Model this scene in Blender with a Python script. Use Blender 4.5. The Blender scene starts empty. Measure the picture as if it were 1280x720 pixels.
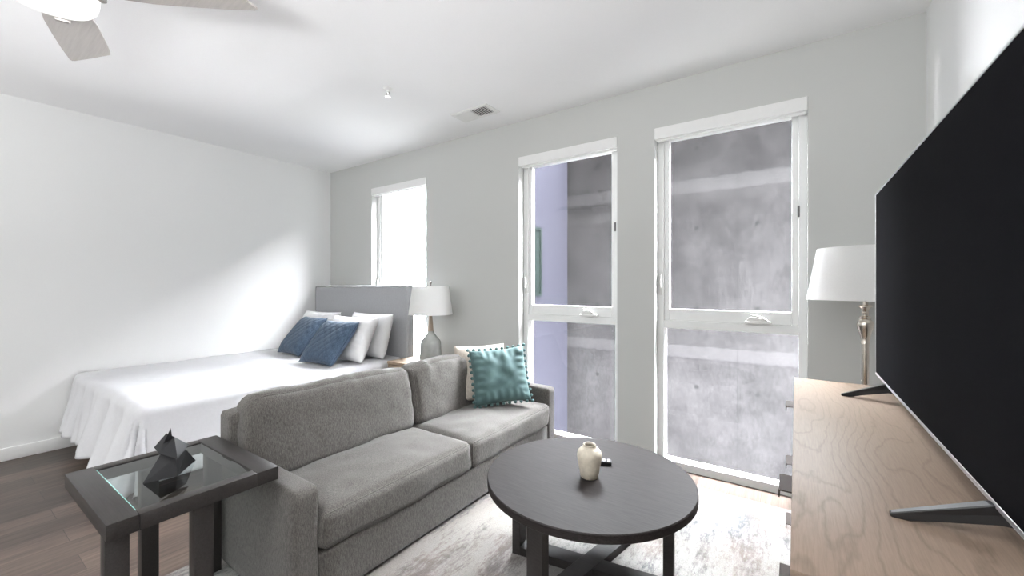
import bpy, bmesh, math, random
from mathutils import Vector, Matrix, noise
PI = math.pi
S = bpy.context.scene
C = S.collection
R = math.radians
SKY, FILL = 108.0, 92

# ------------------------------------------------------------------ materials
def new_mat(name):
    m = bpy.data.materials.new(name); m.use_nodes = True
    nt = m.node_tree; b = nt.nodes['Principled BSDF']
    return m, nt, b
def N(nt, typ, **kw):
    n = nt.nodes.new(typ)
    for k, v in kw.items():
        if k in n.inputs: n.inputs[k].default_value = v
        else: setattr(n, k, v)
    return n
def L(nt, a, b): nt.links.new(a, b)
def coords(nt, scale=(1, 1, 1), rot=(0, 0, 0)):
    tc = N(nt, 'ShaderNodeTexCoord'); mp = N(nt, 'ShaderNodeMapping')
    mp.inputs['Scale'].default_value = scale; mp.inputs['Rotation'].default_value = rot
    L(nt, tc.outputs['Object'], mp.inputs['Vector']); return mp.outputs['Vector']
def ramp(nt, fac, stops):
    r = N(nt, 'ShaderNodeValToRGB'); e = r.color_ramp.elements
    while len(e) < len(stops): e.new(0.5)
    for i, (p, c) in enumerate(stops):
        e[i].position = p; e[i].color = (c[0], c[1], c[2], 1)
    L(nt, fac, r.inputs['Fac']); return r.outputs['Color']
def mixc(nt, fac, a, b, mode='MIX'):
    m = N(nt, 'ShaderNodeMix', data_type='RGBA', blend_type=mode)
    for sock, v in ((m.inputs['Factor'], fac), (m.inputs['A'], a), (m.inputs['B'], b)):
        pass
    ins = {'f': m.inputs[0], 'a': m.inputs[6], 'b': m.inputs[7]}
    for k, v in (('f', fac), ('a', a), ('b', b)):
        if hasattr(v, 'is_linked') or hasattr(v, 'links'): L(nt, v, ins[k])
        elif isinstance(v, (int, float)): ins[k].default_value = v
        else: ins[k].default_value = (v[0], v[1], v[2], 1)
    return m.outputs[2]
def mth(nt, op, a, b=None, c=None):
    n = N(nt, 'ShaderNodeMath', operation=op)
    for i, v in enumerate((a, b, c)):
        if v is None: continue
        if isinstance(v, (int, float)): n.inputs[i].default_value = v
        else: L(nt, v, n.inputs[i])
    return n.outputs[0]
def bump(nt, b, h, strength=.2, dist=.01):
    n = N(nt, 'ShaderNodeBump', Strength=strength, Distance=dist)
    L(nt, h, n.inputs['Height']); L(nt, n.outputs['Normal'], b.inputs['Normal'])
def tex_noise(nt, vec, scale, detail=4, rough=.55):
    n = N(nt, 'ShaderNodeTexNoise', Scale=scale, Detail=detail, Roughness=rough)
    L(nt, vec, n.inputs['Vector']); return n.outputs['Fac']
def plain(name, col, rough=.5, metal=0, **kw):
    m, nt, b = new_mat(name)
    v = coords(nt); f = tex_noise(nt, v, kw.get('scale', 30))
    d = kw.get('var', .04)
    c = ramp(nt, f, [(.3, [x*(1-d) for x in col]), (.7, [min(1, x*(1+d)) for x in col])])
    L(nt, c, b.inputs['Base Color'])
    b.inputs['Roughness'].default_value = rough; b.inputs['Metallic'].default_value = metal
    b.inputs['Specular IOR Level'].default_value = kw.get('spec', .5)
    if 'bump' in kw: bump(nt, b, f, kw['bump'], .002)
    return m
M = {}
M['wallfar'] = plain('backlit_wall_paint', (.565, .572, .555), .6, var=.01, scale=220, bump=.05)  # backlit shade of the window wall is put into this darker colour
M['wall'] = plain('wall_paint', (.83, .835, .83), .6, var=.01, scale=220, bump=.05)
M['ceil'] = plain('ceiling_paint', (.93, .93, .93), .85, var=.008, scale=160, bump=.05)
M['trim'] = plain('white_trim', (.84, .84, .83), .35, var=.01)
M['vinyl'] = plain('window_vinyl', (.9, .91, .9), .3, var=.01)
M['whiteplastic'] = plain('white_plastic', (.82, .82, .8), .35, var=.01)
M['darkclip'] = plain('dark_clip', (.08, .08, .08), .4)
M['sheet'] = plain('white_cotton', (.615, .615, .632), .85, var=.02, scale=60, bump=.15)
M['pillowcase'] = plain('white_pillowcase', (.84, .84, .85), .85, var=.02, scale=60, bump=.15)
M['mattress'] = plain('mattress_ticking', (.78, .78, .78), .85)
M['blackmetal'] = plain('black_metal', (.018, .018, .018), .4)
M['nickel'] = plain('brushed_nickel', (.42, .395, .37), .4, 1, var=.05)
M['lampmetal'] = plain('champagne_metal', (.74, .68, .6), .24, 1, var=.04)
M['bezel'] = plain('silver_bezel', (.72, .72, .74), .3, .8, var=.02)
M['pull'] = plain('bronze_pull', (.06, .046, .04), .6, 0, spec=.2)
M['tvblack'] = plain('black_plastic', (.012, .012, .013), .35)
M['remoteblack'] = plain('remote_black', (.015, .015, .016), .45)
M['button'] = plain('grey_buttons', (.45, .45, .45), .5)
M['sculpt'] = plain('black_lacquer', (.012, .012, .0135), .5, var=.1, spec=.3)
M['ceramic'] = plain('grey_glazed_ceramic', (.36, .37, .35), .15, var=.08, scale=12)
M['bowlplate'] = plain('fan_housing', (.55, .53, .51), .35, .8)

m, nt, b = new_mat('tv_screen'); M['screen'] = m
f = tex_noise(nt, coords(nt), 8)
L(nt, ramp(nt, f, [(0, (.006, .006, .007)), (1, (.008, .008, .009))]), b.inputs['Base Color'])
b.inputs['Roughness'].default_value = .5; b.inputs['IOR'].default_value = 1.03

m, nt, b = new_mat('fan_blade_wood'); M['blade'] = m
f = tex_noise(nt, coords(nt, (2, 40, 2)), 3)
L(nt, ramp(nt, f, [(.3, (.40, .375, .355)), (.7, (.47, .44, .415))]), b.inputs['Base Color'])
b.inputs['Roughness'].default_value = .3

m, nt, b = new_mat('opal_glass'); M['opal'] = m
f = tex_noise(nt, coords(nt), 5)
L(nt, ramp(nt, f, [(0, (.88, .88, .88)), (1, (.92, .92, .92))]), b.inputs['Base Color'])
b.inputs['Roughness'].default_value = .25
b.inputs['Emission Color'].default_value = (1, .97, .93, 1); b.inputs['Emission Strength'].default_value = .35

def shade_mat(name, col, trans=.5, emit=0):
    m, nt, b = new_mat(name)
    f = tex_noise(nt, coords(nt, (1, 1, 1)), 300, 2)
    c = ramp(nt, f, [(.3, [x*.96 for x in col]), (.7, col)])
    L(nt, c, b.inputs['Base Color']); b.inputs['Roughness'].default_value = .9
    tr = N(nt, 'ShaderNodeBsdfTranslucent'); L(nt, c, tr.inputs['Color'])
    mx = N(nt, 'ShaderNodeMixShader'); mx.inputs[0].default_value = trans
    L(nt, b.outputs[0], mx.inputs[1]); L(nt, tr.outputs[0], mx.inputs[2])
    L(nt, mx.outputs[0], nt.nodes['Material Output'].inputs['Surface']); return m
M['shade'] = shade_mat('linen_shade', (.95, .95, .94), .5)

def glass_mat(name, tint, ior=1.45, gloss_boost=1.0):
    m, nt, b = new_mat(name); nt.nodes.remove(b)
    tr = N(nt, 'ShaderNodeBsdfTransparent'); tr.inputs['Color'].default_value = (*tint, 1)
    gl = N(nt, 'ShaderNodeBsdfGlossy'); gl.inputs['Roughness'].default_value = .02
    fr = N(nt, 'ShaderNodeFresnel', IOR=ior)
    mx = N(nt, 'ShaderNodeMixShader')
    ge = N(nt, 'ShaderNodeNewGeometry')
    fac = mth(nt, 'MULTIPLY', mth(nt, 'MULTIPLY', fr.outputs[0], mth(nt, 'SUBTRACT', 1.0, ge.outputs['Backfacing'])), gloss_boost)
    L(nt, fac, mx.inputs[0]); L(nt, tr.outputs[0], mx.inputs[1]); L(nt, gl.outputs[0], mx.inputs[2])
    L(nt, mx.outputs[0], nt.nodes['Material Output'].inputs['Surface']); return m
M['glass'] = glass_mat('window_glass', (.96, .965, .97), 1.45, .6)
M['tableglass'] = glass_mat('table_glass', (.82, .87, .86), 1.5, 1.6)
M['glassedge'] = plain('glass_edge', (.35, .75, .68), .15)

def fabric(name, dark, light, scale=420, bstr=.5, big=0):
    m, nt, b = new_mat(name)
    v = coords(nt)
    f1 = tex_noise(nt, v, scale, 2, .6)
    v2 = coords(nt, (1, 1, .25)); f2 = tex_noise(nt, v2, scale*.6, 2)
    f = mth(nt, 'MULTIPLY_ADD', f2, .5, mth(nt, 'MULTIPLY', f1, .5))
    L(nt, ramp(nt, f, [(.36, dark), (.64, light)]), b.inputs['Base Color'])
    b.inputs['Roughness'].default_value = .95
    b.inputs['Sheen Weight'].default_value = .15
    bump(nt, b, f, bstr, .003); return m
M['sofa'] = fabric('grey_tweed', (.05, .045, .041), (.158, .147, .135), 420, .4)
M['headboard'] = fabric('headboard_linen', (.36, .365, .38), (.43, .435, .45), 500, .2)
M['cream'] = fabric('cream_weave', (.42, .365, .305), (.60, .55, .485), 260, .4)
M['blue'] = fabric('blue_quilted', (.032, .055, .09), (.075, .115, .17), 200, .5)
M['bluehem'] = fabric('blue_piping', (.02, .04, .08), (.05, .08, .13), 200, .5)

m, nt, b = new_mat('teal_velvet'); M['teal'] = m
f = tex_noise(nt, coords(nt), 9, 3)
L(nt, ramp(nt, f, [(.3, (.036, .078, .078)), (.7, (.075, .14, .137))]), b.inputs['Base Color'])
b.inputs['Roughness'].default_value = .7; b.inputs['Sheen Weight'].default_value = .25
b.inputs['Sheen Tint'].default_value = (.7, .9, .9, 1)
M['pompom'] = fabric('teal_yarn', (.05, .11, .11), (.13, .22, .22), 600, .8)

def darkwood(name, rot=0, lo=(.018, .015, .0145), hi=(.04, .034, .033), rough=.34, spec=.4):
    m, nt, b = new_mat(name)
    f = tex_noise(nt, coords(nt, (4, 90, 90), (0, 0, rot)), 2.2, 5, .6)
    L(nt, ramp(nt, f, [(.3, lo), (.7, hi)]), b.inputs['Base Color'])
    b.inputs['Roughness'].default_value = rough
    b.inputs['Specular IOR Level'].default_value = spec
    bump(nt, b, f, .08, .001); return m
M['espresso'] = darkwood('espresso_wood', R(20), (.016, .0135, .013), (.034, .029, .028), .5, .16)
M['espressoY'] = darkwood('espresso_wood_side', 0, (.022, .0195, .0185), (.038, .0335, .032), .42)

def oak(name, c0, c1, c2, rough=.45):
    m, nt, b = new_mat(name)
    tc = N(nt, 'ShaderNodeTexCoord')
    mp = N(nt, 'ShaderNodeMapping'); mp.inputs['Scale'].default_value = (3.0, .62, 3.0)
    L(nt, tc.outputs['Object'], mp.inputs['Vector'])
    base = tex_noise(nt, mp.outputs['Vector'], 1.5, 2, .45)
    sep = N(nt, 'ShaderNodeSeparateXYZ'); L(nt, tc.outputs['Object'], sep.inputs[0])
    wv = tex_noise(nt, coords(nt, (14, 4, 14)), 2, 3)
    ph = mth(nt, 'MULTIPLY_ADD', base, 34.0, mth(nt, 'MULTIPLY_ADD', wv, 2.2, mth(nt, 'MULTIPLY', sep.outputs['X'], 46.0)))
    ring = mth(nt, 'PINGPONG', ph, 1.0)
    ring = mth(nt, 'POWER', ring, 1.7)
    fine = tex_noise(nt, coords(nt, (120, 5, 120)), 3, 4, .65)
    col = ramp(nt, ring, [(0, c1), (.55, c1), (1, c2)])
    col2 = ramp(nt, fine, [(.3, [x*.7 for x in c0]), (.62, c0)])
    o = mixc(nt, .55, col, col2)
    L(nt, o, b.inputs['Base Color']); b.inputs['Roughness'].default_value = rough; b.inputs['Specular IOR Level'].default_value = .25
    bump(nt, b, fine, .1, .001); return m
M['oak'] = oak('washed_oak', (.245, .182, .138), (.255, .19, .145), (.155, .112, .083))
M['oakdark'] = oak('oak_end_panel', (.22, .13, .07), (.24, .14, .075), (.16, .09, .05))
M['nightwood'] = oak('nightstand_oak', (.42, .32, .23), (.44, .34, .25), (.34, .25, .18))
M['necktan'] = oak('lamp_neck_wood', (.42, .34, .27), (.42, .34, .27), (.36, .29, .22))

# floor
m, nt, b = new_mat('plank_floor'); M['floor'] = m
tc = N(nt, 'ShaderNodeTexCoord')
mp = N(nt, 'ShaderNodeMapping'); mp.inputs['Rotation'].default_value = (0, 0, PI/2)
L(nt, tc.outputs['Object'], mp.inputs['Vector'])
br = N(nt, 'ShaderNodeTexBrick', Scale=1.0)
br.inputs['Brick Width'].default_value = 1.22; br.inputs['Row Height'].default_value = .18
br.inputs['Mortar Size'].default_value = .0016; br.inputs['Mortar Smooth'].default_value = .3
br.offset = .37; br.inputs['Bias'].default_value = 0
br.inputs['Color1'].default_value = (.062, .045, .036, 1); br.inputs['Color2'].default_value = (.135, .10, .081, 1)
br.inputs['Mortar'].default_value = (.035, .027, .022, 1)
L(nt, mp.outputs['Vector'], br.inputs['Vector'])
g = tex_noise(nt, coords(nt, (20, 1.0, 1)), 2.4, 6, .66)
gc = ramp(nt, g, [(.3, (.42, .40, .39)), (.7, (1.5, 1.46, 1.42))])
L(nt, mixc(nt, 1.0, br.outputs['Color'], gc, 'MULTIPLY'), b.inputs['Base Color'])
b.inputs['Roughness'].default_value = .36
bump(nt, b, g, .06, .002)

# rug
m, nt, b = new_mat('distressed_rug'); M['rug'] = m
v1 = coords(nt, (5.0, .9, 1)); s1 = tex_noise(nt, v1, 1.5, 6, .68)
s2 = tex_noise(nt, coords(nt, (26, 9, 1)), 2.4, 5, .75)
s3 = tex_noise(nt, coords(nt), 420, 2, .6)
s4 = tex_noise(nt, coords(nt, (1.2, .8, 1)), 1.1, 3, .5)
mk = mth(nt, 'ADD', mth(nt, 'MULTIPLY', s1, .62), mth(nt, 'MULTIPLY', s2, .38))
dist = ramp(nt, mk, [(.48, (0, 0, 0)), (.57, (.9, .9, .9))])
tone = ramp(nt, s4, [(.4, (.105, .105, .118)), (.5, (.19, .15, .135)), (.6, (.105, .105, .112))])
basec = ramp(nt, s4, [(.35, (.335, .325, .31)), (.6, (.285, .26, .24))])
col = mixc(nt, dist, basec, tone)
pil = ramp(nt, s3, [(.35, (.72, .72, .72)), (.65, (1.12, 1.12, 1.12))])
L(nt, mixc(nt, 1.0, col, pil, 'MULTIPLY'), b.inputs['Base Color'])
b.inputs['Roughness'].default_value = .95; bump(nt, b, s3, .6, .004)

# exterior concrete
m, nt, b = new_mat('board_formed_concrete'); M['concrete'] = m
tc = N(nt, 'ShaderNodeTexCoord'); sep = N(nt, 'ShaderNodeSeparateXYZ'); L(nt, tc.outputs['Object'], sep.inputs[0])
x, z = sep.outputs['X'], sep.outputs['Z']
cl = tex_noise(nt, coords(nt, (1, 1, .8)), 1.9, 8, .7)
fi = tex_noise(nt, coords(nt, (6, 6, 2.4)), 5, 6, .75)
base = ramp(nt, cl, [(.32, (.0122, .0117, .0119)), (.68, (.0242, .0231, .0234))])
base = mixc(nt, 1.0, base, ramp(nt, fi, [(.3, (.72, .72, .72)), (.7, (1.2, 1.2, 1.2))]), 'MULTIPLY')
wob = mth(nt, 'MULTIPLY_ADD', tex_noise(nt, coords(nt), 9, 4), .08, z)
def band(lo, hi, src):
    a = mth(nt, 'GREATER_THAN', src, lo); c_ = mth(nt, 'LESS_THAN', src, hi); return mth(nt, 'MULTIPLY', a, c_)
bd = mth(nt, 'ADD', band(2.605, 2.80, wob), band(.36, .53, wob))
base = mixc(nt, mth(nt, 'MULTIPLY', bd, .5), base, (.031, .0298, .0302))
ln = mth(nt, 'ADD', band(2.785, 2.815, wob), band(.345, .375, wob))
ln = mth(nt, 'ADD', ln, mth(nt, 'MULTIPLY', band(2.595, 2.61, wob), .5))
base = mixc(nt, mth(nt, 'MULTIPLY', ln, .35), base, (.012, .0115, .012))
xl = mth(nt, 'ABSOLUTE', mth(nt, 'SUBTRACT', mth(nt, 'FLOORED_MODULO', mth(nt, 'ADD', x, .62+.61), 1.22), .61))
base = mixc(nt, mth(nt, 'MULTIPLY', mth(nt, 'LESS_THAN', xl, .006), .4), base, (.012, .012, .012))
hx = mth(nt, 'SUBTRACT', mth(nt, 'FLOORED_MODULO', mth(nt, 'ADD', x, .40+.355), .71), .355)
hz = mth(nt, 'SUBTRACT', mth(nt, 'FLOORED_MODULO', mth(nt, 'ADD', z, -2.09+.5375), 1.075), .5375)
dd = mth(nt, 'SQRT', mth(nt, 'ADD', mth(nt, 'POWER', hx, 2), mth(nt, 'POWER', hz, 2)))
hole = mth(nt, 'LESS_THAN', mth(nt, 'MULTIPLY_ADD', fi, .03, dd), .043)
base = mixc(nt, mth(nt, 'MULTIPLY', hole, .75), base, (.009, .009, .009))
L(nt, base, b.inputs['Base Color']); b.inputs['Roughness'].default_value = 1; b.inputs['Specular IOR Level'].default_value = 0
M['lavender'] = plain('lavender_stucco', (.026, .0256, .0325), .95, var=.03, scale=8, spec=0)
M['darkgreen'] = plain('dark_green_frame', (.009, .013, .012), .6, spec=.1)
M['facade'] = plain('dark_outside_wall', (.09, .085, .08), .95, var=.1, scale=3, spec=0)  # dark so the added upper wall bounces little light
M['ground'] = plain('pale_paving', (.8, .8, .79), .9, var=.03, scale=4)

# vase: ribbed cream stoneware
M['vase'] = plain('cream_stoneware', (.62, .56, .46), .5, var=.1, scale=60, bump=.2)

# ------------------------------------------------------------------ mesh helpers
def obj(name, bm, mat, parent=None, smooth=False, auto=None):
    me = bpy.data.meshes.new(name); bmesh.ops.recalc_face_normals(bm, faces=bm.faces[:])
    bm.to_mesh(me); bm.free(); me.materials.append(mat)
    if smooth:
        for p in me.polygons: p.use_smooth = True
    o = bpy.data.objects.new(name, me); C.objects.link(o)
    if parent: o.parent = parent
    if auto:
        for p in me.polygons: p.use_smooth = True
        try: me.set_sharp_from_angle(angle=R(auto))
        except Exception: pass
    return o
def tag(o, label, cat, group=None):
    o['label'] = label; o['category'] = cat
    if group: o['group'] = group
    return o
def thing(name, label, cat, loc=(0, 0, 0), rz=0, group=None):
    o = bpy.data.objects.new(name, None); C.objects.link(o); o.empty_display_size = .1
    o.location = loc; o.rotation_euler = (0, 0, rz)
    return tag(o, label, cat, group)
def struct(o): o['kind'] = 'structure'; return o

def box(bm, x0, x1, y0, y1, z0, z1, bev=0, seg=2, mat=None):
    r = bmesh.ops.create_cube(bm, size=1)
    vs = r['verts']
    T = Matrix.Translation(((x0+x1)/2, (y0+y1)/2, (z0+z1)/2)) @ Matrix.Diagonal((x1-x0, y1-y0, z1-z0, 1))
    bmesh.ops.transform(bm, matrix=T, verts=vs)
    if bev > 0:
        es = list({e for v in vs for e in v.link_edges})
        r2 = bmesh.ops.bevel(bm, geom=es, offset=bev, segments=seg, profile=.5, affect='EDGES')
        vs = list({v for f in r2['faces'] for v in f.verts} | {v for v in vs if v.is_valid})
    if mat is not None: bmesh.ops.transform(bm, matrix=mat, verts=[v for v in vs if v.is_valid])
    return vs
def box_obj(name, dims, mat, parent=None, bev=.003, M4=None, seg=2):
    bm = bmesh.new(); box(bm, *dims, bev=bev, seg=seg)
    if M4 is not None: bmesh.ops.transform(bm, matrix=M4, verts=bm.verts[:])
    return obj(name, bm, mat, parent, auto=40 if bev else None)
def lathe(bm, prof, seg=48, cx=0, cy=0, flute=None):
    rings = []
    for (r, z) in prof:
        if r < 1e-6: rings.append([bm.verts.new((cx, cy, z))]); continue
        ring = []
        for i in range(seg):
            a = 2*PI*i/seg; rr = r*(flute(a, z) if flute else 1)
            ring.append(bm.verts.new((cx+rr*math.cos(a), cy+rr*math.sin(a), z)))
        rings.append(ring)
    for A, B in zip(rings, rings[1:]):
        for i in range(seg):
            j = (i+1) % seg
            if len(A) == 1 and len(B) == 1: continue
            if len(A) == 1: bm.faces.new((A[0], B[j], B[i]))
            elif len(B) == 1: bm.faces.new((A[i], A[j], B[0]))
            else: bm.faces.new((A[i], A[j], B[j], B[i]))
def tube(bm, pts, r, seg=8, closed=False):
    pts = [Vector(p) for p in pts]; n = len(pts); rings = []
    for i, p in enumerate(pts):
        if closed: d = (pts[(i+1) % n]-pts[i-1])
        else: d = pts[min(i+1, n-1)]-pts[max(i-1, 0)]
        d.normalize()
        up = Vector((0, 0, 1)) if abs(d.z) < .9 else Vector((1, 0, 0))
        a = d.cross(up).normalized(); b_ = d.cross(a).normalized()
        rings.append([bm.verts.new(p+(a*math.cos(2*PI*k/seg)+b_*math.sin(2*PI*k/seg))*r) for k in range(seg)])
    m_ = n if closed else n-1
    for i in range(m_):
        A, B = rings[i], rings[(i+1) % n]
        for k in range(seg):
            bm.faces.new((A[k], A[(k+1) % seg], B[(k+1) % seg], B[k]))
    if not closed:
        bm.faces.new(rings[0]); bm.faces.new(rings[-1][::-1])
def prism(bm, poly, thick, M4=None):
    """poly in XZ plane, extruded along Y by thick (centred)."""
    A = [bm.verts.new((x, -thick/2, z)) for x, z in poly]; B = [bm.verts.new((x, thick/2, z)) for x, z in poly]
    n = len(poly)
    bm.faces.new(A); bm.faces.new(B[::-1])
    for i in range(n): bm.faces.new((A[i], B[i], B[(i+1) % n], A[(i+1) % n]))
    if M4 is not None: bmesh.ops.transform(bm, matrix=M4, verts=A+B)
def nz(p, s, seed): return noise.noise(Vector((p[0]*s+seed*7.3, p[1]*s-seed*3.1, p[2]*s+seed*1.7)))
def soft_box(sx, sy, sz, r=.05, crown=(0, 0, 0), n=18, seed=1, wr=0.0, ws=7.0, sag=None):
    """upholstered block centred on x,y with base at z=0; crown puffs each axis."""
    bm = bmesh.new()
    bmesh.ops.create_cube(bm, size=2)
    bmesh.ops.subdivide_edges(bm, edges=bm.edges[:], cuts=n, use_grid_fill=True)
    h = Vector((sx/2, sy/2, sz/2))
    def mp(co):
        u = co.copy()
        u = Vector([math.copysign(abs(c)**.8, c) for c in u])
        p = Vector((u.x*h.x, u.y*h.y, u.z*h.z))
        q = Vector([max(-h[i]+r, min(h[i]-r, p[i])) for i in range(3)])
        d = p-q
        if d.length > 1e-9:
            p = q+d.normalized()*min(r, d.length if d.length < r else r)
            if max(abs(c) for c in co) > .999: p = q+d.normalized()*r
        w = [(1-u[i]*u[i]) for i in range(3)]
        w = [max(0, c) for c in w]
        p.x += crown[0]*u.x*w[1]**.6*w[2]**.6
        p.y += crown[1]*u.y*w[0]**.6*w[2]**.6
        p.z += crown[2]*u.z*w[0]**.6*w[1]**.6
        if wr:
            k = nz(p, ws, seed)*.6+nz(p, ws*2.3, seed+3)*.4
            p += co.normalized()*wr*k
        if sag: p += sag(p, u)
        return p+Vector((0, 0, h.z))
    for v in bm.verts: v.co = mp(v.co)
    bm_map[0] = mp
    return bm
bm_map = [None]
def pillow_bm(w, h, t, seed=1, n=26, wr=.008, pinch=.06, quilt=0, slump=0):
    """width along x, height along z (0..h), thickness along y."""
    bm = bmesh.new(); fr = {}; bk = {}
    for i in range(n+1):
        for j in range(n+1):
            u = -1+2*i/n; v = -1+2*j/n
            u = math.copysign(abs(u)**.85, u); v = math.copysign(abs(v)**.85, v)
            x = u*w/2*(1-pinch*(1-v*v)*u*u); z = v*h/2*(1-pinch*(1-u*u)*v*v)
            th = t/2*max(0, (1-u**4)*(1-v**4))**.5*(1-.25*max(0, v)*slump)
            k = (nz((x, 0, z), 6, seed)*.6+nz((x, 0, z), 14, seed+5)*.4)*wr*min(1, th/(t*.2))
            # radiating puckers near the seams
            e = max(abs(u), abs(v)); pk = math.sin((u if abs(v) > abs(u) else v)*24+seed)*.35*wr*max(0, e-.55)*2*(1-e)*4
            q = 0
            if quilt:
                a1 = abs(math.sin((x*1.0+z)*PI/.085)); a2 = abs(math.sin((x*1.0-z)*PI/.085))
                q = -quilt*((1-a1)**5+(1-a2)**5)*min(1, th/(t*.2))
            edge = i in (0, n) or j in (0, n)
            yf = th+k+pk+q; yb = th+nz((x, 3, z), 6, seed+9)*wr*.5*min(1, th/(t*.2))
            fr[i, j] = bm.verts.new((x, -yf, z+h/2))
            bk[i, j] = fr[i, j] if edge else bm.verts.new((x, yb, z+h/2))
    for i in range(n):
        for j in range(n):
            for D, o in ((fr, 1), (bk, -1)):
                q = [D[i, j], D[i+1, j], D[i+1, j+1], D[i, j+1]]
                try: bm.faces.new(q if o == 1 else q[::-1])
                except ValueError: pass
    return bm
def pillow_rim(w, h, pinch, n=40):
    pts = []
    for side in range(4):
        for k in range(n):
            s = -1+2*k/n
            u, v = ((s, -1), (1, s), (-s, 1), (-1, -s))[side]
            pts.append((u*w/2*(1-pinch*(1-v*v)*u*u), 0, v*h/2*(1-pinch*(1-u*u)*v*v)+h/2))
    return pts
def place(o, loc, rz, lean, roll=0):
    o.matrix_world = Matrix.Translation(loc) @ Matrix.Rotation(rz, 4, 'Z') @ Matrix.Rotation(-lean, 4, 'X') @ Matrix.Rotation(roll, 4, 'Y')

# ------------------------------------------------------------------ room shell
XL, XR, YF, YN, ZC = -4.87, .56, 3.0, -3.4, 2.74
WC = (-3.595, -1.553, -.388); WW = .445; WH = 2.43
T = .25
bm = bmesh.new(); box(bm, XL-.3, XR+.3, YN-.3, YF+T, -.2, 0); struct(obj('floor', bm, M['floor']))
bm = bmesh.new(); box(bm, XL-.3, XR+.3, YN-.3, YF+T, ZC, ZC+.25); struct(obj('ceiling', bm, M['ceil']))
bm = bmesh.new(); box(bm, XL-.25, XL, YN-.3, YF+T, 0, ZC); struct(obj('wall_left', bm, M['wall']))
bm = bmesh.new(); box(bm, XR, XR+.25, YN-.3, YF+T, 0, ZC); struct(obj('wall_right', bm, M['wall']))
bm = bmesh.new(); box(bm, XL, XR, YN-.25, YN, 0, ZC); struct(obj('wall_near', bm, M['wall']))
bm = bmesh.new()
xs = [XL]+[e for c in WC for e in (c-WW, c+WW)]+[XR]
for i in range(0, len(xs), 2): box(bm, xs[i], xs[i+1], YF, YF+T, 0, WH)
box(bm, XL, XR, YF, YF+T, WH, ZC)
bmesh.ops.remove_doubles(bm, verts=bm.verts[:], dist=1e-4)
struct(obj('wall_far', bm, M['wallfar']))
# unseen upper wall added to keep sky light off the outside concrete
bm = bmesh.new(); box(bm, XL-6, 9.0, YF-.05, YF+T, ZC+.25, 16); struct(obj('wall_sky_blocker', bm, M['facade']))
def baseboard(name, dims):
    struct(box_obj(name, dims, M['trim'], None, .004))
baseboard('baseboard_left', (XL, XL+.014, YN, YF, 0, .095))
baseboard('baseboard_right', (XR-.014, XR, YN, YF, 0, .095))
for i in range(0, len(xs), 2):
    baseboard('baseboard_far' if i == 0 else 'baseboard_far.%03d' % (i//2), (xs[i]+(.014 if i == 0 else 0), xs[i+1]-(.014 if i == 6 else 0), YF-.014, YF, 0, .095))

# ------------------------------------------------------------------ windows
def frame_rect(bm, x0, x1, z0, z1, w, y0, y1, bev=.003):
    box(bm, x0, x0+w, y0, y1, z0, z1, bev); box(bm, x1-w, x1, y0, y1, z0, z1, bev)
    box(bm, x0+w, x1-w, y0, y1, z0, z0+w, bev); box(bm, x0+w, x1-w, y0, y1, z1-w, z1, bev)
def make_window(i):
    root = bpy.data.objects.new('window_%d' % i, None); C.objects.link(root)
    root.location = (WC[i-1], YF+.08, 0); struct(root)
    bm = bmesh.new(); f = .045
    box(bm, -WW, -WW+f, 0, .09, 0, WH, .003); box(bm, WW-f, WW, 0, .09, 0, WH, .003)
    box(bm, -WW+f, WW-f, 0, .09, 0, .055, .003); box(bm, -WW+f, WW-f, 0, .09, WH-.045, WH, .003)
    box(bm, -WW+f, WW-f, 0, .09, 1.005, 1.06, .003)
    obj('frame', bm, M['vinyl'], root)
    bm = bmesh.new()
    x0, x1, z0, z1 = -WW+f+.001, WW-f-.001, 1.061, WH-.046
    box(bm, x0, x0+.034, .012, .06, z0, z1, .004); box(bm, x1-.034, x1, .012, .06, z0, z1, .004)
    box(bm, x0+.034, x1-.034, .012, .06, z0, z0+.082, .004); box(bm, x0+.034, x1-.034, .012, .06, z1-.03, z1, .004)
    obj('sash', bm, M['vinyl'], root)
    bm = bmesh.new(); box(bm, x0+.034, x1-.034, .034, .038, z0+.082, z1-.03); obj('pane', bm, M['glass'], root)
    bm = bmesh.new(); box(bm, -WW+f, WW-f, .044, .048, .055, 1.005); obj('pane', bm, M['glass'], root)
    # lever latch on the left jamb
    bm = bmesh.new(); box(bm, -WW+.012, -WW+.034, -.008, 0, 1.24, 1.40, .006)
    box(bm, -WW+.015, -WW+.031, -.026, -.010, 1.29, 1.385, .006, mat=None)
    obj('latch', bm, M['whiteplastic'], root, auto=40)
    # dark keeper clip on the right jamb
    bm = bmesh.new(); box(bm, WW-f-.006, WW-f+.006, -.006, 0, 1.73, 1.80, .002); obj('keeper_clip', bm, M['darkclip'], root)
    # folding crank handle on the transom
    bm = bmesh.new(); box(bm, .11, .26, -.028, .012, 1.062, 1.082, .006, 3)
    for k in range(6): box(bm, .12+k*.004, .25-k*.014, -.024, .008, 1.082+k*.004, 1.086+k*.004)
    tube(bm, [(.235, -.034, 1.09), (.20, -.036, 1.108), (.165, -.034, 1.118), (.15, -.03, 1.121)], .0075)
    obj('crank_handle', bm, M['whiteplastic'], root, auto=40)
    return root
names = ('bright bedside window behind the headboard', 'window nearest the sofa arm', 'window beside the floor lamp')
for i in (1, 2, 3):
    make_window(i)
    bm = bmesh.new(); c = WC[i-1]
    box(bm, c-WW+.001, c+WW-.001, YF-.008, YF+.062, 2.35, WH-.001, .003)
    box(bm, c-WW+.01, c+WW-.01, YF+.015, YF+.045, 2.338, 2.352, .004)
    o = obj('window_valance', bm, M['trim'])
    tag(o, 'slim white valance box across the head of the '+names[i-1], 'valance', 'white window valances')

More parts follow.
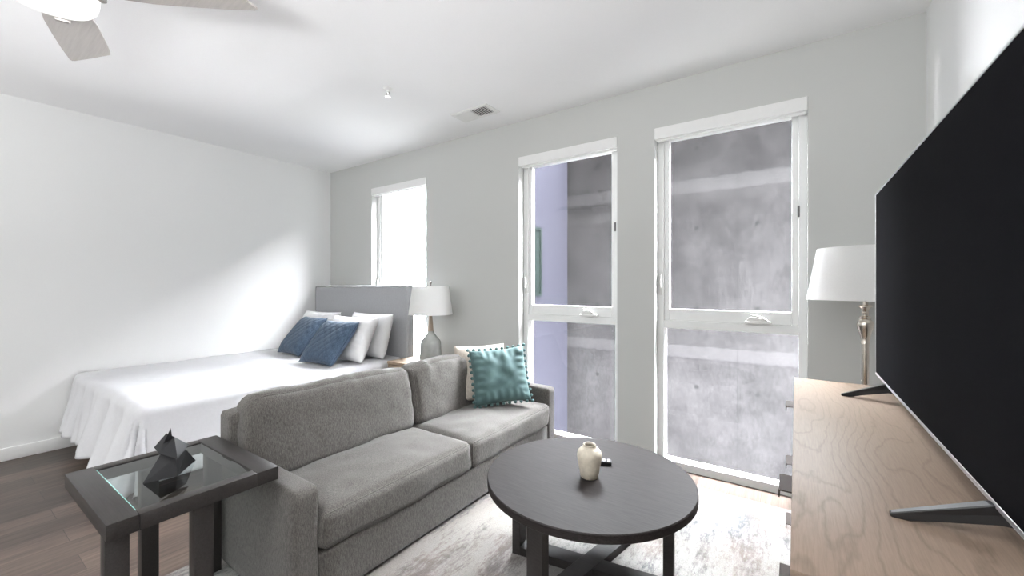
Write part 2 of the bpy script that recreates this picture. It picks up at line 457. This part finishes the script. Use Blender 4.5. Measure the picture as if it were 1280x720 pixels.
# ------------------------------------------------------------------ outside
bm = bmesh.new(); box(bm, -3.3, 4.0, 6.0, 6.3, -2.4, 4.1); struct(obj('wall_concrete_outside', bm, M['concrete']))
bm = bmesh.new(); box(bm, -3.3, -3.05, 4.15, 5.999, -2.4, 4.1); struct(obj('wall_lavender_outside', bm, M['lavender']))
w4 = struct(bpy.data.objects.new('window_4', None)); C.objects.link(w4); w4.location = (-3.05, 4.72, 1.16)
bm = bmesh.new()
box(bm, 0, .03, -.42, -.38, 0, .98); box(bm, 0, .03, .38, .42, 0, .98); box(bm, 0, .03, -.38, .38, 0, .04); box(bm, 0, .03, -.38, .38, .94, .98)
obj('frame', bm, M['darkgreen'], w4)
bm = bmesh.new(); box(bm, 0, .012, -.38, .38, .04, .94); obj('pane', bm, M['darkgreen'], w4)
bm = bmesh.new(); box(bm, -16, 8, YF-1, 18, -2.6, -2.4); struct(obj('ground_outside', bm, M['ground']))
bm = bmesh.new(); box(bm, 3.7, 4.0, YF+T+.002, 5.999, -2.4, 4.1); struct(obj('wall_side_outside', bm, M['facade']))

# ------------------------------------------------------------------ ceiling fan
fan = thing('ceiling_fan', 'three-blade ceiling fan with grey wood blades and white light bowl', 'ceiling fan', (-2.41, .295, ZC))
bm = bmesh.new(); lathe(bm, [(0, 0), (.075, 0), (.075, -.02), (.05, -.06), (.02, -.075), (0, -.075)]); obj('ceiling_canopy', bm, M['nickel'], fan, auto=40)
bm = bmesh.new(); lathe(bm, [(0, -.06), (.014, -.06), (.014, -.16), (0, -.16)], 20); obj('downrod', bm, M['nickel'], fan, auto=40)
bm = bmesh.new(); lathe(bm, [(0, -.15), (.06, -.152), (.12, -.17), (.135, -.19), (.135, -.235), (.12, -.25), (0, -.25)]); obj('motor_housing', bm, M['bowlplate'], fan, auto=40)
bm = bmesh.new(); lathe(bm, [(0, -.248), (.143, -.248), (.146, -.252), (.146, -.272), (.142, -.295), (.13, -.312), (.10, -.325), (.055, -.333), (0, -.336)]); obj('light_bowl', bm, M['opal'], fan, True)
for a in (R(160), R(40), R(280)):
    bm = bmesh.new()
    tl = R(-9); A = []
    outline = [(x_, -y_) for x_, y_ in [(.17, .045), (.22, .075), (.32, .086), (.45, .089), (.57, .088), (.61, .084), (.62, .072), (.68, 0), (.735, -.072), (.738, -.084), (.725, -.090), (.60, -.093), (.45, -.092), (.32, -.088), (.22, -.075), (.17, -.045)]][::-1]
    for dz in (-.004, .004):
        A.append([bm.verts.new((x, y*math.cos(tl), y*math.sin(tl)+dz-.232)) for x, y in outline])
    n_ = len(outline); bm.faces.new(A[0]); bm.faces.new(A[1][::-1])
    for k in range(n_): bm.faces.new((A[0][k], A[0][(k+1) % n_], A[1][(k+1) % n_], A[1][k]))
    bmesh.ops.transform(bm, matrix=Matrix.Rotation(a, 4, 'Z'), verts=bm.verts[:])
    bl = obj('blade', bm, M['blade'], fan)
    bm = bmesh.new(); box(bm, .10, .198, -.022, .022, -.222, -.212, .004); 
    box(bm, .176, .198, -.024, .024, -.302, -.212, .006)
    bmesh.ops.transform(bm, matrix=Matrix.Rotation(a, 4, 'Z'), verts=bm.verts[:])
    obj('blade_bracket', bm, M['nickel'], bl)

# ceiling vent
vent = thing('ceiling_vent', 'white louvred air vent set in the ceiling near the windows', 'vent', (-2.19, 2.635, ZC))
bm = bmesh.new()
box(bm, -.19, .19, -.095, -.065, -.009, 0, .003); box(bm, -.19, .19, .065, .095, -.009, 0, .003)
box(bm, -.19, -.155, -.065, .065, -.009, 0, .003); box(bm, .155, .19, -.065, .065, -.009, 0, .003)
obj('vent_frame', bm, M['whiteplastic'], vent)
bm = bmesh.new(); box(bm, -.155, .155, -.065, .065, -.0015, 0); obj('vent_duct', bm, M['darkclip'], vent)
for k in range(14):
    xx = -.145+k*.0222
    bm = bmesh.new(); box(bm, -.009, .009, -.064, .064, -.001, .001)
    s = -1 if k < 7 else 1
    bmesh.ops.transform(bm, matrix=Matrix.Translation((xx, 0, -.006)) @ Matrix.Rotation(R(24*s), 4, 'Y'), verts=bm.verts[:])
    obj('louvre', bm, M['whiteplastic'], vent)
# sprinkler
sp = thing('fire_sprinkler', 'small white fire sprinkler head hanging from the ceiling', 'sprinkler', (-2.44, 1.95, ZC))
bm = bmesh.new(); lathe(bm, [(0, 0), (.034, 0), (.034, -.004), (.018, -.012), (.012, -.014), (.012, -.03), (0, -.03)], 24); obj('escutcheon', bm, M['whiteplastic'], sp, auto=40)
bm = bmesh.new(); tube(bm, [(-.012, 0, -.028), (-.016, 0, -.04), (-.004, 0, -.056)], .003); tube(bm, [(.012, 0, -.028), (.016, 0, -.04), (.004, 0, -.056)], .003)
obj('frame_arm', bm, M['nickel'], sp, True)
bm = bmesh.new(); lathe(bm, [(0, -.054), (.02, -.056), (.02, -.059), (0, -.059)], 16); obj('deflector', bm, M['nickel'], sp, auto=40)

# ------------------------------------------------------------------ rug
bm = bmesh.new(); box(bm, -2.33, .42, .42, 2.875, .0, .011, .004)
tag(obj('area_rug', bm, M['rug'], auto=40), 'cream and grey distressed area rug under the coffee table and sofa', 'rug')
RZ = .011

# ------------------------------------------------------------------ bed
bx0, bx1, by0, by1, bz = -4.84, -3.22, .74, 2.76, .585
bed = thing('bed', 'queen bed with grey upholstered headboard along the left wall', 'bed', ((bx0+bx1)/2, (by0+by1)/2, 0))
def bobj(name, bm, mat, **kw):
    bmesh.ops.transform(bm, matrix=Matrix.Translation((-(bx0+bx1)/2, -(by0+by1)/2, 0)), verts=bm.verts[:])
    return obj(name, bm, mat, bed, **kw)
bm = bmesh.new(); box(bm, bx0+.02, bx1-.03, by0+.0, by0+.03, .14, .30, .004); box(bm, bx0+.02, bx0+.05, by0, by1, .14, .30, .004)
box(bm, bx1-.06, bx1-.03, by0, by1, .14, .30, .004); box(bm, bx0+.03, bx1-.05, by0+.02, by1, .26, .30)
bobj('bed_frame', bm, M['blackmetal'])
for lx in (bx0+.05, bx1-.09):
    for ly in (by0+.02, by1-.08):
        bm = bmesh.new(); box(bm, lx, lx+.05, ly, ly+.05, 0, .14, .004); bobj('leg', bm, M['blackmetal'])
bm = soft_box(bx1-bx0-.03, by1-by0-.02, .27, .06, (0, 0, .004), 14)
bmesh.ops.transform(bm, matrix=Matrix.Translation(((bx0+bx1)/2, (by0+by1)/2, .30)), verts=bm.verts[:]); bobj('mattress', bm, M['mattress'], smooth=True)
bm = bmesh.new(); box(bm, -4.83, -3.175, 2.775, 2.87, .05, 1.31, .022, 4); bobj('headboard', bm, M['headboard'], auto=50)
bm = bmesh.new()
rim = [(-4.815, 2.774, .3), (-4.815, 2.774, 1.297), (-3.19, 2.774, 1.297), (-3.19, 2.774, .3)]
tube(bm, rim, .004, 6); bobj('headboard_piping', bm, M['headboard'], smooth=True)

# bedspread: draped sheet
def bedspread():
    bm = bmesh.new(); r = .06
    X0, X1, Y0, Y1 = bx0+.0, bx1-r, by0+r, by1-.01
    OF, OS = .47, .50; nx, ny = 120, 130; grid = {}
    def axis(n, lo, hi): return [lo+(hi-lo)*i/n for i in range(n+1)]
    sx = axis(nx, X0, X1+OS); sy = axis(ny, Y0-OF, Y1)
    for i, px in enumerate(sx):
        for j, py in enumerate(sy):
            cx = max(X0, min(X1, px)); cy = max(Y0, py)
            dx, dy = px-cx, py-cy; d = math.hypot(dx, dy)
            top = bz+.012*nz((px, py, 0), 3.0, 2)+.004*nz((px, py, 0), 11, 4)
            if d < 1e-6: p = Vector((px, py, top))
            else:
                ux, uy = dx/d, dy/d
                arc = r*PI/2
                if d < arc:
                    a = d/r; out = r*math.sin(a); dn = r*(1-math.cos(a))
                else: 
                    q = d-arc; fl_ = .20 if abs(uy) > .5 else (.12 if py < 2.0 else max(.0, .12-(py-2.0)*.3)); out = r+q*fl_; dn = r+q*.97
                # folds
                along = px*1.0 if abs(uy) > .999 else (py if abs(ux) > .999 else math.atan2(uy, ux)*.45)
                corner = abs(ux*uy)*2
                k = max(0, d-.05)
                if ux < -.3: # against the wall
                    fold = 0
                elif abs(uy) > .5: # foot
                    s = px*.9+py*.12
                    fold = (math.sin(s*21+2*nz((s, 0, 0), 3, 5))*.5+math.sin(s*47+1.3+3*nz((s, 1, 0), 5, 6))*.22)*k*.21+nz((px*3, py*.8, 0), 2.5, 8)*k*.10
                else:
                    fold = (math.sin(py*9+1)*.4+nz((px, py*4, 0), 2, 9)*.6)*k*.04*(1 if py < 2.0 else 0)
                if corner > .05: fold += math.sin(math.atan2(uy, ux)*13+.7)*k*.13*corner
                out += fold
                p = Vector((cx+ux*out, cy+uy*out, top-dn))
                # tail end: the hem creeps up towards the wall
                if px < X0+.35 and uy < -.3: p.z += (X0+.35-px)*.12*min(1, d/.3)
                p.z = max(p.z, .1+.03*nz((px, py, 0), 6, 3))
            p.x = max(p.x, XL+.015+.004*(1+nz((px, py, 0), 9, 1)))
            grid[i, j] = bm.verts.new(p)
    for i in range(nx):
        for j in range(ny):
            bm.faces.new((grid[i, j], grid[i+1, j], grid[i+1, j+1], grid[i, j+1]))
    bm2 = bm
    o = obj('bedspread', bm2, M['sheet'], None, True)
    md = o.modifiers.new('thickness', 'SOLIDIFY'); md.thickness = .012; md.offset = 1
    return o
tag(bedspread(), 'white cotton bedspread draped over the bed with a rumpled foot end', 'bedspread')

# pillows on the bed
ZB = .605
def white_pillow(loc, rz, lean, seed, label):
    o = obj('bed_pillow', pillow_bm(.66, .44, .17, seed, 28, .012, .05), M['pillowcase'], None, True)
    tag(o, label, 'pillow', 'white bed pillows'); place(o, loc, rz, lean)
white_pillow((-4.44, 2.50, ZB), R(2), R(20), 2, 'white pillow behind the left blue cushion, against the headboard')
white_pillow((-3.56, 2.54, ZB), R(-2), R(15), 3, 'white pillow at the back right, resting against the headboard')
white_pillow((-3.55, 2.27, ZB+.005), R(2), R(26), 5, 'plump white pillow just behind the right blue cushion')
def blue_pillow(loc, rz, lean, seed, label):
    o = obj('throw_pillow', pillow_bm(.46, .46, .15, seed, 44, .006, .06, .006), M['blue'], None, True)
    tag(o, label, 'cushion', 'blue quilted cushions on the bed')
    bm = bmesh.new(); tube(bm, pillow_rim(.46, .46, .06), .004, 6, True); obj('piping', bm, M['bluehem'], o, True)
    place(o, loc, rz, lean)
blue_pillow((-4.25, 2.15, ZB+.01), R(-3), R(40), 11, 'left blue quilted square cushion on the bed, nearer the wall')
blue_pillow((-3.53, 2.02, ZB+.01), R(4), R(40), 12, 'right blue quilted square cushion on the bed, overlapping the other')

# ------------------------------------------------------------------ nightstand and lamp
ns = thing('nightstand', 'small oak nightstand between the bed and the window wall', 'nightstand', (-2.935, 2.74, 0))
w, d_, h = .235, .215, .60
bm = bmesh.new(); box(bm, -w, w, -d_, d_, h-.025, h, .003); obj('tabletop', bm, M['nightwood'], ns)
bm = bmesh.new(); box(bm, -w+.005, -w+.022, -d_+.005, d_, .13, h-.025); box(bm, w-.022, w-.005, -d_+.005, d_, .13, h-.025)
box(bm, -w+.022, w-.022, d_-.015, d_, .13, h-.025); box(bm, -w+.022, w-.022, -d_+.01, d_-.015, .13, .15)
obj('cabinet_body', bm, M['nightwood'], ns)
for k, (z0, z1) in enumerate(((.155, .355), (.362, .565))):
    dr = box_obj('drawer', (-w+.026, w-.026, -d_+.002, -d_+.3, z0, z1), M['nightwood'], ns, .002)
    box_obj('handle', (-.06, .06, -d_-.02, -d_+.004, z1-.035, z1-.022), M['pull'], dr, .003)
for sx in (-1, 1):
    for sy in (-1, 1):
        box_obj('leg', (sx*(w-.03)-.018, sx*(w-.03)+.018, sy*(d_-.03)-.018, sy*(d_-.03)+.018, 0, .13), M['nightwood'], ns, .003)
lamp = thing('table_lamp', 'table lamp with grey ceramic base and white drum shade on the nightstand', 'lamp', (-2.83, 2.755, .60))
bm = bmesh.new(); lathe(bm, [(0, 0), (.092, 0), (.097, .006), (.103, .03), (.098, .14), (.094, .185), (.085, .20), (.055, .235), (.034, .265), (.027, .285), (0, .285)], 64,
                        flute=lambda a, z: 1+.008*math.cos(10*a)); obj('lamp_base', bm, M['ceramic'], lamp, auto=50)
bm = bmesh.new(); lathe(bm, [(0, .283), (.028, .283), (.016, .42), (.014, .45), (0, .45)], 32); obj('neck', bm, M['necktan'], lamp, auto=50)
bm = bmesh.new(); lathe(bm, [(0, .45), (.006, .45), (.006, .725), (.012, .73), (.012, .745), (0, .75)], 16); obj('finial', bm, M['nickel'], lamp, auto=50)
bm = bmesh.new(); lathe(bm, [(.205, .44), (.168, .705), (.165, .705), (.202, .44), (.205, .44)], 64); obj('lamp_shade', bm, M['shade'], lamp, auto=60)
bm = bmesh.new()
for k in range(3): tube(bm, [(0, 0, .70), (.166*math.cos(k*2*PI/3), .166*math.sin(k*2*PI/3), .70)], .002, 6)
obj('shade_spider', bm, M['nickel'], lamp)

# ------------------------------------------------------------------ sofa
sx0, sx1, sy0, sy1 = -2.25, -1.57, .815, 2.87
sofa = thing('sofa', 'grey tweed two-seat sofa facing the television', 'sofa', ((sx0+sx1)/2, (sy0+sy1)/2, RZ))
def sobj(name, dims, r, crown=(0, 0, 0), n=14, seed=1, wr=0, ws=7, pre=None, sag=None, mat='sofa', welt=False):
    x0, x1, y0, y1, z0, z1 = dims
    bm = soft_box(x1-x0, y1-y0, z1-z0, r, crown, n, seed, wr, ws, sag)
    T4 = Matrix.Translation(((x0+x1)/2-(sx0+sx1)/2, (y0+y1)/2-(sy0+sy1)/2, z0)) @ (pre or Matrix.Identity(4))
    bmesh.ops.transform(bm, matrix=T4, verts=bm.verts[:])
    o = obj(name, bm, M[mat], sofa, True)
    if welt:
        mp = bm_map[0]; K = 44; pts = []
        for side in range(4):
            for k in range(K):
                e = -1+2*k/K
                a, b2 = ((e, -1), (1, e), (-e, 1), (-1, -e))[side]
                pts.append(T4 @ mp(Vector((1, a, b2))))
        bm = bmesh.new(); tube(bm, pts, .0032, 6, True); obj('piping', bm, M['sofa'], o, True)
    return o
sobj('base', (sx0+.01, sx1, sy0+.10, sy1-.10, .012, .225), .018)
sobj('arm', (sx0, sx1+.005, sy0, sy0+.105, .005, .505), .022, (0, .006, .004))
sobj('arm', (sx0, sx1+.005, sy1-.105, sy1, .005, .505), .022, (0, .006, .004))
sobj('sofa_back', (sx0-.01, sx0+.12, sy0+.004, sy1-.004, .18, .715), .03, (.01, 0, .004))
ym = (sy0+sy1)/2
for k, (a, b2) in enumerate(((sy0+.107, ym-.003), (ym+.003, sy1-.107))):
    s = sobj('seat_cushion', (-2.10, sx1+.02, a, b2, .228, .385), .035, (.012, .010, .042), 26, 20+k, .018, 5, welt=True)
def folds(seed):
    def f(p, u):
        t = max(0, u.z-.2)
        k = math.sin(p.y*30+5*nz((p.y, 0, 0), 3, seed))*max(0, nz((p.y, 2, 0), 3.5, seed+2)+.35)
        return Vector((.03, 0, .016))*(t*k*(1 if u.x > -.6 else 0))
    return f
for k, (a, b2) in enumerate(((sy0+.05, ym-.004), (ym+.004, sy1-.07))):
    pre = Matrix.Rotation(R(-9), 4, 'Y')
    sobj('back_cushion', (-2.165, -2.0, a, b2, .365, .775), .055, (.035, .012, .012), 34, 30+k, .017, 5, pre, folds(k), welt=True)

# cushions on the sofa
ZS = .445
o = obj('throw_pillow', pillow_bm(.39, .42, .105, 21, 26, .008, .05), M['cream'], None, True)
tag(o, 'cream woven square cushion behind the teal one on the sofa', 'cushion'); place(o, (-1.915, 2.40, ZS+.01), R(46), R(19), R(-2))
tp = obj('throw_pillow', pillow_bm(.42, .41, .15, 22, 44, .03, .06), M['teal'], None, True)
tag(tp, 'teal velvet square cushion with pompom trim on the sofa', 'cushion')
rim = pillow_rim(.42, .41, .06, 40)
bm = bmesh.new(); bmesh.ops.create_icosphere(bm, subdivisions=2, radius=.0125)
for v in bm.verts: v.co *= 1+.12*nz(v.co, 180, 3)
p0 = obj('pompom', bm, M['pompom'], tp, True); p0.location = rim[0]
for k in range(4, 160, 4):
    p = p0.copy(); C.objects.link(p); p.parent = tp
    q = Vector(rim[k]); c = Vector((0, 0, .205)); p.location = q+(q-c).normalized()*.008
place(tp, (-1.735, 2.41, ZS+.014), R(46), R(23), R(-4))

# ------------------------------------------------------------------ coffee table
TC = (-.781, 1.745); r_ = .46
ct = thing('coffee_table', 'round dark wood coffee table on crossed board legs', 'coffee table', (TC[0], TC[1], RZ))
zt = .45-RZ
bm = bmesh.new(); lathe(bm, [(0, zt-.036), (r_-.004, zt-.036), (r_, zt-.032), (r_, zt-.004), (r_-.004, zt), (0, zt)], 128); obj('tabletop', bm, M['espresso'], ct, auto=30)
for a in (R(9), R(79)):
    Mr = Matrix.Rotation(a, 4, 'Z')
    z0 = 0 if a < R(20) else .0
    for s in (1, -1):
        bm = bmesh.new(); x0, x1 = sorted((s*.365, s*.325))
        box(bm, x0, x1, -.042, .042, 0, zt-.036, .002); bmesh.ops.transform(bm, matrix=Mr, verts=bm.verts[:]); obj('leg', bm, M['espressoY'], ct)
    bm = bmesh.new()
    if a < R(20): box(bm, -.325, -.02, -.042, .042, .0, .04, .002); box(bm, .02, .325, -.042, .042, .0, .04, .002); box(bm, -.1, .1, -.042, .042, .0, .02)
    else: box(bm, -.325, .325, -.042, .042, 0.0005, .0415, .002)
    bmesh.ops.transform(bm, matrix=Mr, verts=bm.verts[:]); obj('stretcher', bm, M['espressoY'], ct)

# vase
vprof = [(0, 0), (.034, 0), (.038, .003), (.047, .05), (.0535, .085), (.0545, .10), (.050, .118), (.038, .132), (.027, .137), (.026, .142), (.0285, .146), (.0265, .149), (.022, .146), (.021, .138), (.034, .125), (.046, .10), (.043, .06), (.03, .012), (0, .01)]
bm = bmesh.new()
lathe(bm, vprof, 120, flute=lambda a, z: 1+(.012*abs(math.cos(18*a)) if .06 < z < .128 else (.02*abs(math.cos(6*a))**3 if z < .06 and z > .002 else 0)))
v = obj('vase', bm, M['vase'], auto=60); v.location = (-.765, 1.722, .4502)
tag(v, 'small cream ribbed ceramic vase on the round coffee table', 'vase')
rm = thing('remote_control', 'black remote control lying behind the vase on the coffee table', 'remote', (-.80, 1.872, .4502), R(24))
box_obj('remote_body', (-.075, .075, -.02, .02, 0, .018), M['remoteblack'], rm, .005, seg=3)
bm = bmesh.new()
for i in range(5):
    for j in range(3): box(bm, .062-i*.022-.006, .062-i*.022+.006, -.013+j*.01, -.006+j*.01, .0175, .0195, .001)
obj('button', bm, M['button'], rm)

# ------------------------------------------------------------------ side table
ex0, ex1, ey0, ey1, ez = -2.23, -1.65, .315, .80, .612-RZ
st = thing('side_table', 'dark wood side table with an inset glass top beside the sofa', 'side table', ((ex0+ex1)/2, (ey0+ey1)/2, RZ))
hx_, hy_ = (ex1-ex0)/2, (ey1-ey0)/2
bw = .075; bf = .045
for sgn in (-1, 1):
    y0_, y1_ = sorted((sgn*hy_, sgn*(hy_-bw)))
    box_obj('tabletop_end', (-hx_, hx_, y0_, y1_, ez-.05, ez), M['espressoY'], st, .002)
    x0_, x1_ = sorted((sgn*hx_, sgn*(hx_-bf)))
    box_obj('tabletop_rail', (x0_, x1_, -hy_+bw+.0006, hy_-bw-.0006, ez-.05, ez), M['espressoY'], st, .002)
bm = bmesh.new(); box(bm, -hx_+bf, hx_-bf, -hy_+bw, hy_-bw, ez-.012, ez-.004); gp = obj('glass_pane', bm, M['tableglass'], st)
bm = bmesh.new(); box(bm, -hx_+bf, hx_-bf, -hy_+bw+.0005, -hy_+bw+.003, ez-.0115, ez-.003); obj('glass_edge', bm, M['glassedge'], gp)
cx, cy = (ex0+ex1)/2, (ey0+ey1)/2
for (lx, ly) in ((-1.70, .345), (-1.70, .565), (-2.19, .545), (-2.19, .77)):
    box_obj('leg', (lx-cx-.025, lx-cx+.025, ly-cy-.028 if ly < .78 else 0, ly-cy+.028, 0, ez-.05), M['espressoY'], st, .002)
bm = bmesh.new(); box(bm, -1.675-cx-.5, -1.725-cx+.05, -.02, .01, .0, .035); 
obj('stretcher', bm, M['espressoY'], st)

# geometric animal figurine
fg = thing('animal_figurine', 'black faceted animal figurine on the glass side table', 'figurine', (-1.93, .545, ez+RZ-.0038), R(74.2))
def hull_obj(name, pts, mat, parent):
    bm = bmesh.new()
    for p in pts: bm.verts.new(p)
    r = bmesh.ops.convex_hull(bm, input=bm.verts[:])
    bmesh.ops.delete(bm, geom=[g for g in r['geom_interior'] if isinstance(g, bmesh.types.BMVert)], context='VERTS')
    return obj(name, bm, mat, parent)
def fig(*pts): return [(x, y-.05, z) for x, y, z in pts]
hull_obj('body', fig((-.077, 0, 0), (.019, 0, 0), (.077, .13, 0), (-.02, .12, 0), (-.028, .04, .082), (.014, .025, .062), (.046, .08, .066), (0, .09, .08)), M['sculpt'], fg)
hull_obj('head', fig((-.048, .05, .107), (-.013, .08, .143), (.010, .05, .1327), (-.032, .01, .0924), (.054, .09, .0812), (.019, -.01, .066), (.02, .11, .09)), M['sculpt'], fg)
hull_obj('ear', fig((-.022, .03, .119), (.0045, .045, .130), (-.003, .07, .136), (0, .05, .168)), M['sculpt'], fg)

# ------------------------------------------------------------------ dresser
dx0, dx1, dy0, dy1, dz = -.008, .50, .79, 2.45, .86
dr = thing('dresser', 'long washed oak dresser with bronze tab pulls under the television', 'dresser', ((dx0+dx1)/2, (dy0+dy1)/2, RZ))
cx, cy = (dx0+dx1)/2, (dy0+dy1)/2
def dobj(name, dims, mat, parent=dr, bev=.002):
    x0, x1, y0, y1, z0, z1 = dims
    o = box_obj(name, (x0-cx, x1-cx, y0-cy, y1-cy, z0-RZ, z1-RZ), mat, parent, bev); return o
dobj('dresser_top', (dx0, dx1, dy0, dy1, dz-.028, dz), M['oak'], bev=.0015)
dobj('end_panel', (dx0+.02, dx1, dy0+.003, dy0+.025, .10, dz-.028), M['oakdark'])
dobj('end_panel', (dx0+.02, dx1, dy1-.025, dy1-.003, .10, dz-.028), M['oak'])
dobj('back_panel', (dx1-.012, dx1, dy0+.025, dy1-.025, .10, dz-.028), M['oak'])
dobj('bottom_panel', (dx0+.02, dx1-.012, dy0+.025, dy1-.025, .10, .12), M['oak'])
dobj('divider', (dx0+.02, dx1-.012, 1.61, 1.63, .12, dz-.028), M['oak'])
for (ya, yb) in ((dy0+.028, 1.605), (1.635, dy1-.028)):
    for (za, zb) in ((.125, .36), (.366, .60), (.606, .829)):
        d = dobj('drawer', (dx0+.006, dx0+.40, ya, yb, za, zb), M['oak'])
        yc = (ya+yb)/2
        bm = bmesh.new()
        X = dx0
        box(bm, X-.024, X+.012, yc-.05, yc+.05, zb-.004, zb-.001)
        box(bm, X-.027, X-.024, yc-.05, yc+.05, zb-.020, zb-.001, .001)
        bmesh.ops.transform(bm, matrix=Matrix.Translation((-cx, -cy, -RZ)), verts=bm.verts[:])
        obj('tab_pull', bm, M['pull'], d)
for lx in (dx0+.05, dx1-.09):
    for ly in (dy0+.04, dy1-.09): dobj('leg', (lx, lx+.04, ly, ly+.05, RZ, .10), M['oak'])

# ------------------------------------------------------------------ television
tvx, ty0, ty1, tz0, tz1 = .288, .88, 2.405, .920, 1.712
tv = thing('television', 'large flat television with black screen standing on the dresser', 'television', (tvx+.02, (ty0+ty1)/2, dz))
def tobj(name, bm, mat, **kw):
    bmesh.ops.transform(bm, matrix=Matrix.Translation((-(tvx+.02), -(ty0+ty1)/2, -dz)), verts=bm.verts[:]); return obj(name, bm, mat, tv, **kw)
bm = bmesh.new(); box(bm, tvx+.0005, tvx+.002, ty0+.006, ty1-.006, tz0+.010, tz1-.006); tobj('screen', bm, M['screen'])
bm = bmesh.new(); e = .006
box(bm, tvx-.001, tvx+.012, ty0, ty1, tz0, tz0+.010, .001); box(bm, tvx-.001, tvx+.012, ty0, ty1, tz1-e, tz1, .001)
box(bm, tvx-.001, tvx+.012, ty0, ty0+e, tz0+.010, tz1-e, .001); box(bm, tvx-.001, tvx+.012, ty1-e, ty1, tz0+.010, tz1-e, .001)
tobj('bezel', bm, M['bezel'])
bm = bmesh.new(); box(bm, tvx+.002, tvx+.022, ty0+.004, ty1-.004, tz0+.004, tz1-.004, .004); box(bm, tvx+.022, tvx+.06, ty0+.25, ty1-.25, tz0+.03, tz0+.45, .012); tobj('back_shell', bm, M['tvblack'])
for (fy, slew) in ((1.085, -.02), (2.155, -.06)):
    bm = bmesh.new()
    poly = [(-.152, 0), (-.125, 0), (-.01, .034), (.03, .034), (.11, 0), (.135, 0), (.135, .007), (.035, .064), (-.02, .064), (-.152, .008)]
    prism(bm, poly, .024)
    bmesh.ops.bevel(bm, geom=bm.edges[:], offset=.002, segments=1, affect='EDGES')
    for v in bm.verts:
        k = (v.co.x+.02)/-.13
        if v.co.x < -.02: v.co.y = v.co.y*(1-.45*min(1, k))
    bmesh.ops.transform(bm, matrix=Matrix.Translation((tvx+.015, fy, dz+.0002)), verts=bm.verts[:])
    tobj('foot', bm, M['tvblack'])

# ------------------------------------------------------------------ floor lamp
fl = thing('floor_lamp', 'champagne metal floor lamp with white shade behind the dresser', 'lamp', (.284, 2.70, 0))
bm = bmesh.new(); lathe(bm, [(0, 0), (.13, 0), (.135, .006), (.13, .015), (.05, .03), (.025, .05), (0, .05)], 48); obj('lamp_foot', bm, M['lampmetal'], fl, auto=50)
bm = bmesh.new(); lathe(bm, [(0, .045), (.0155, .045), (.0155, 1.02), (0, 1.02)], 32); obj('pole', bm, M['lampmetal'], fl, auto=50)
bm = bmesh.new(); lathe(bm, [(0, 1.018), (.018, 1.018), (.018, 1.026), (.016, 1.03), (.022, 1.06), (.031, 1.095), (.034, 1.115), (.031, 1.132), (.02, 1.143), (.023, 1.148), (.023, 1.155), (.014, 1.16), (.013, 1.168), (.016, 1.173), (.013, 1.18), (.018, 1.195), (.028, 1.205), (.028, 1.211), (.012, 1.215), (.012, 1.25), (0, 1.25)], 40)
obj('turned_stem', bm, M['lampmetal'], fl, auto=40)
bm = bmesh.new(); lathe(bm, [(.24, 1.238), (.195, 1.50), (.192, 1.50), (.237, 1.238), (.24, 1.238)], 72); obj('lamp_shade', bm, M['shade'], fl, auto=60)
bm = bmesh.new()
for k in range(3): tube(bm, [(0, 0, 1.245), (.236*math.cos(k*2*PI/3+.4), .236*math.sin(k*2*PI/3+.4), 1.245)], .002, 6)
obj('shade_spider', bm, M['lampmetal'], fl)

# ------------------------------------------------------------------ light
w = bpy.data.worlds.new('sky'); S.world = w; w.use_nodes = True
nt = w.node_tree; bg = nt.nodes['Background']
bg.inputs['Color'].default_value = (.93, .96, 1, 1); bg.inputs['Strength'].default_value = SKY
def area(name, loc, size, power, rot=(0, 0, 0), col=(.975, .99, 1)):
    l = bpy.data.lights.new(name, 'AREA'); l.shape = 'DISK'; l.size = size; l.energy = power; l.color = col
    o = bpy.data.objects.new(name, l); C.objects.link(o); o.location = loc; o.rotation_euler = rot; return o
for (lx, ly, k) in ((-.75, -.75, 1.0), (-3.4, -2.35, .75)):
    area('bounce_fill', (lx, ly, 1.6), .6, FILL*k, (PI, 0, 0))  # unseen lamps added behind the camera for ceiling-bounced fill

# ------------------------------------------------------------------ camera
cam = bpy.data.cameras.new('camera'); co = bpy.data.objects.new('camera', cam); C.objects.link(co)
cam.sensor_width = 36; cam.lens = 36*515/1280; cam.shift_y = -3/1280; cam.clip_start = .02
co.location = (0, 0, 1.31); co.rotation_euler = (R(90), 0, R(34.6))
S.camera = co
S.view_settings.view_transform = 'Standard'; S.view_settings.look = 'None'
S.view_settings.exposure = 0.1; S.view_settings.gamma = 1; S.view_settings.use_curve_mapping = False
try:
    S.cycles.use_denoising = True; S.cycles.max_bounces = 12; S.cycles.diffuse_bounces = 8
    S.cycles.transparent_max_bounces = 16; S.cycles.sample_clamp_indirect = 8
except Exception: pass
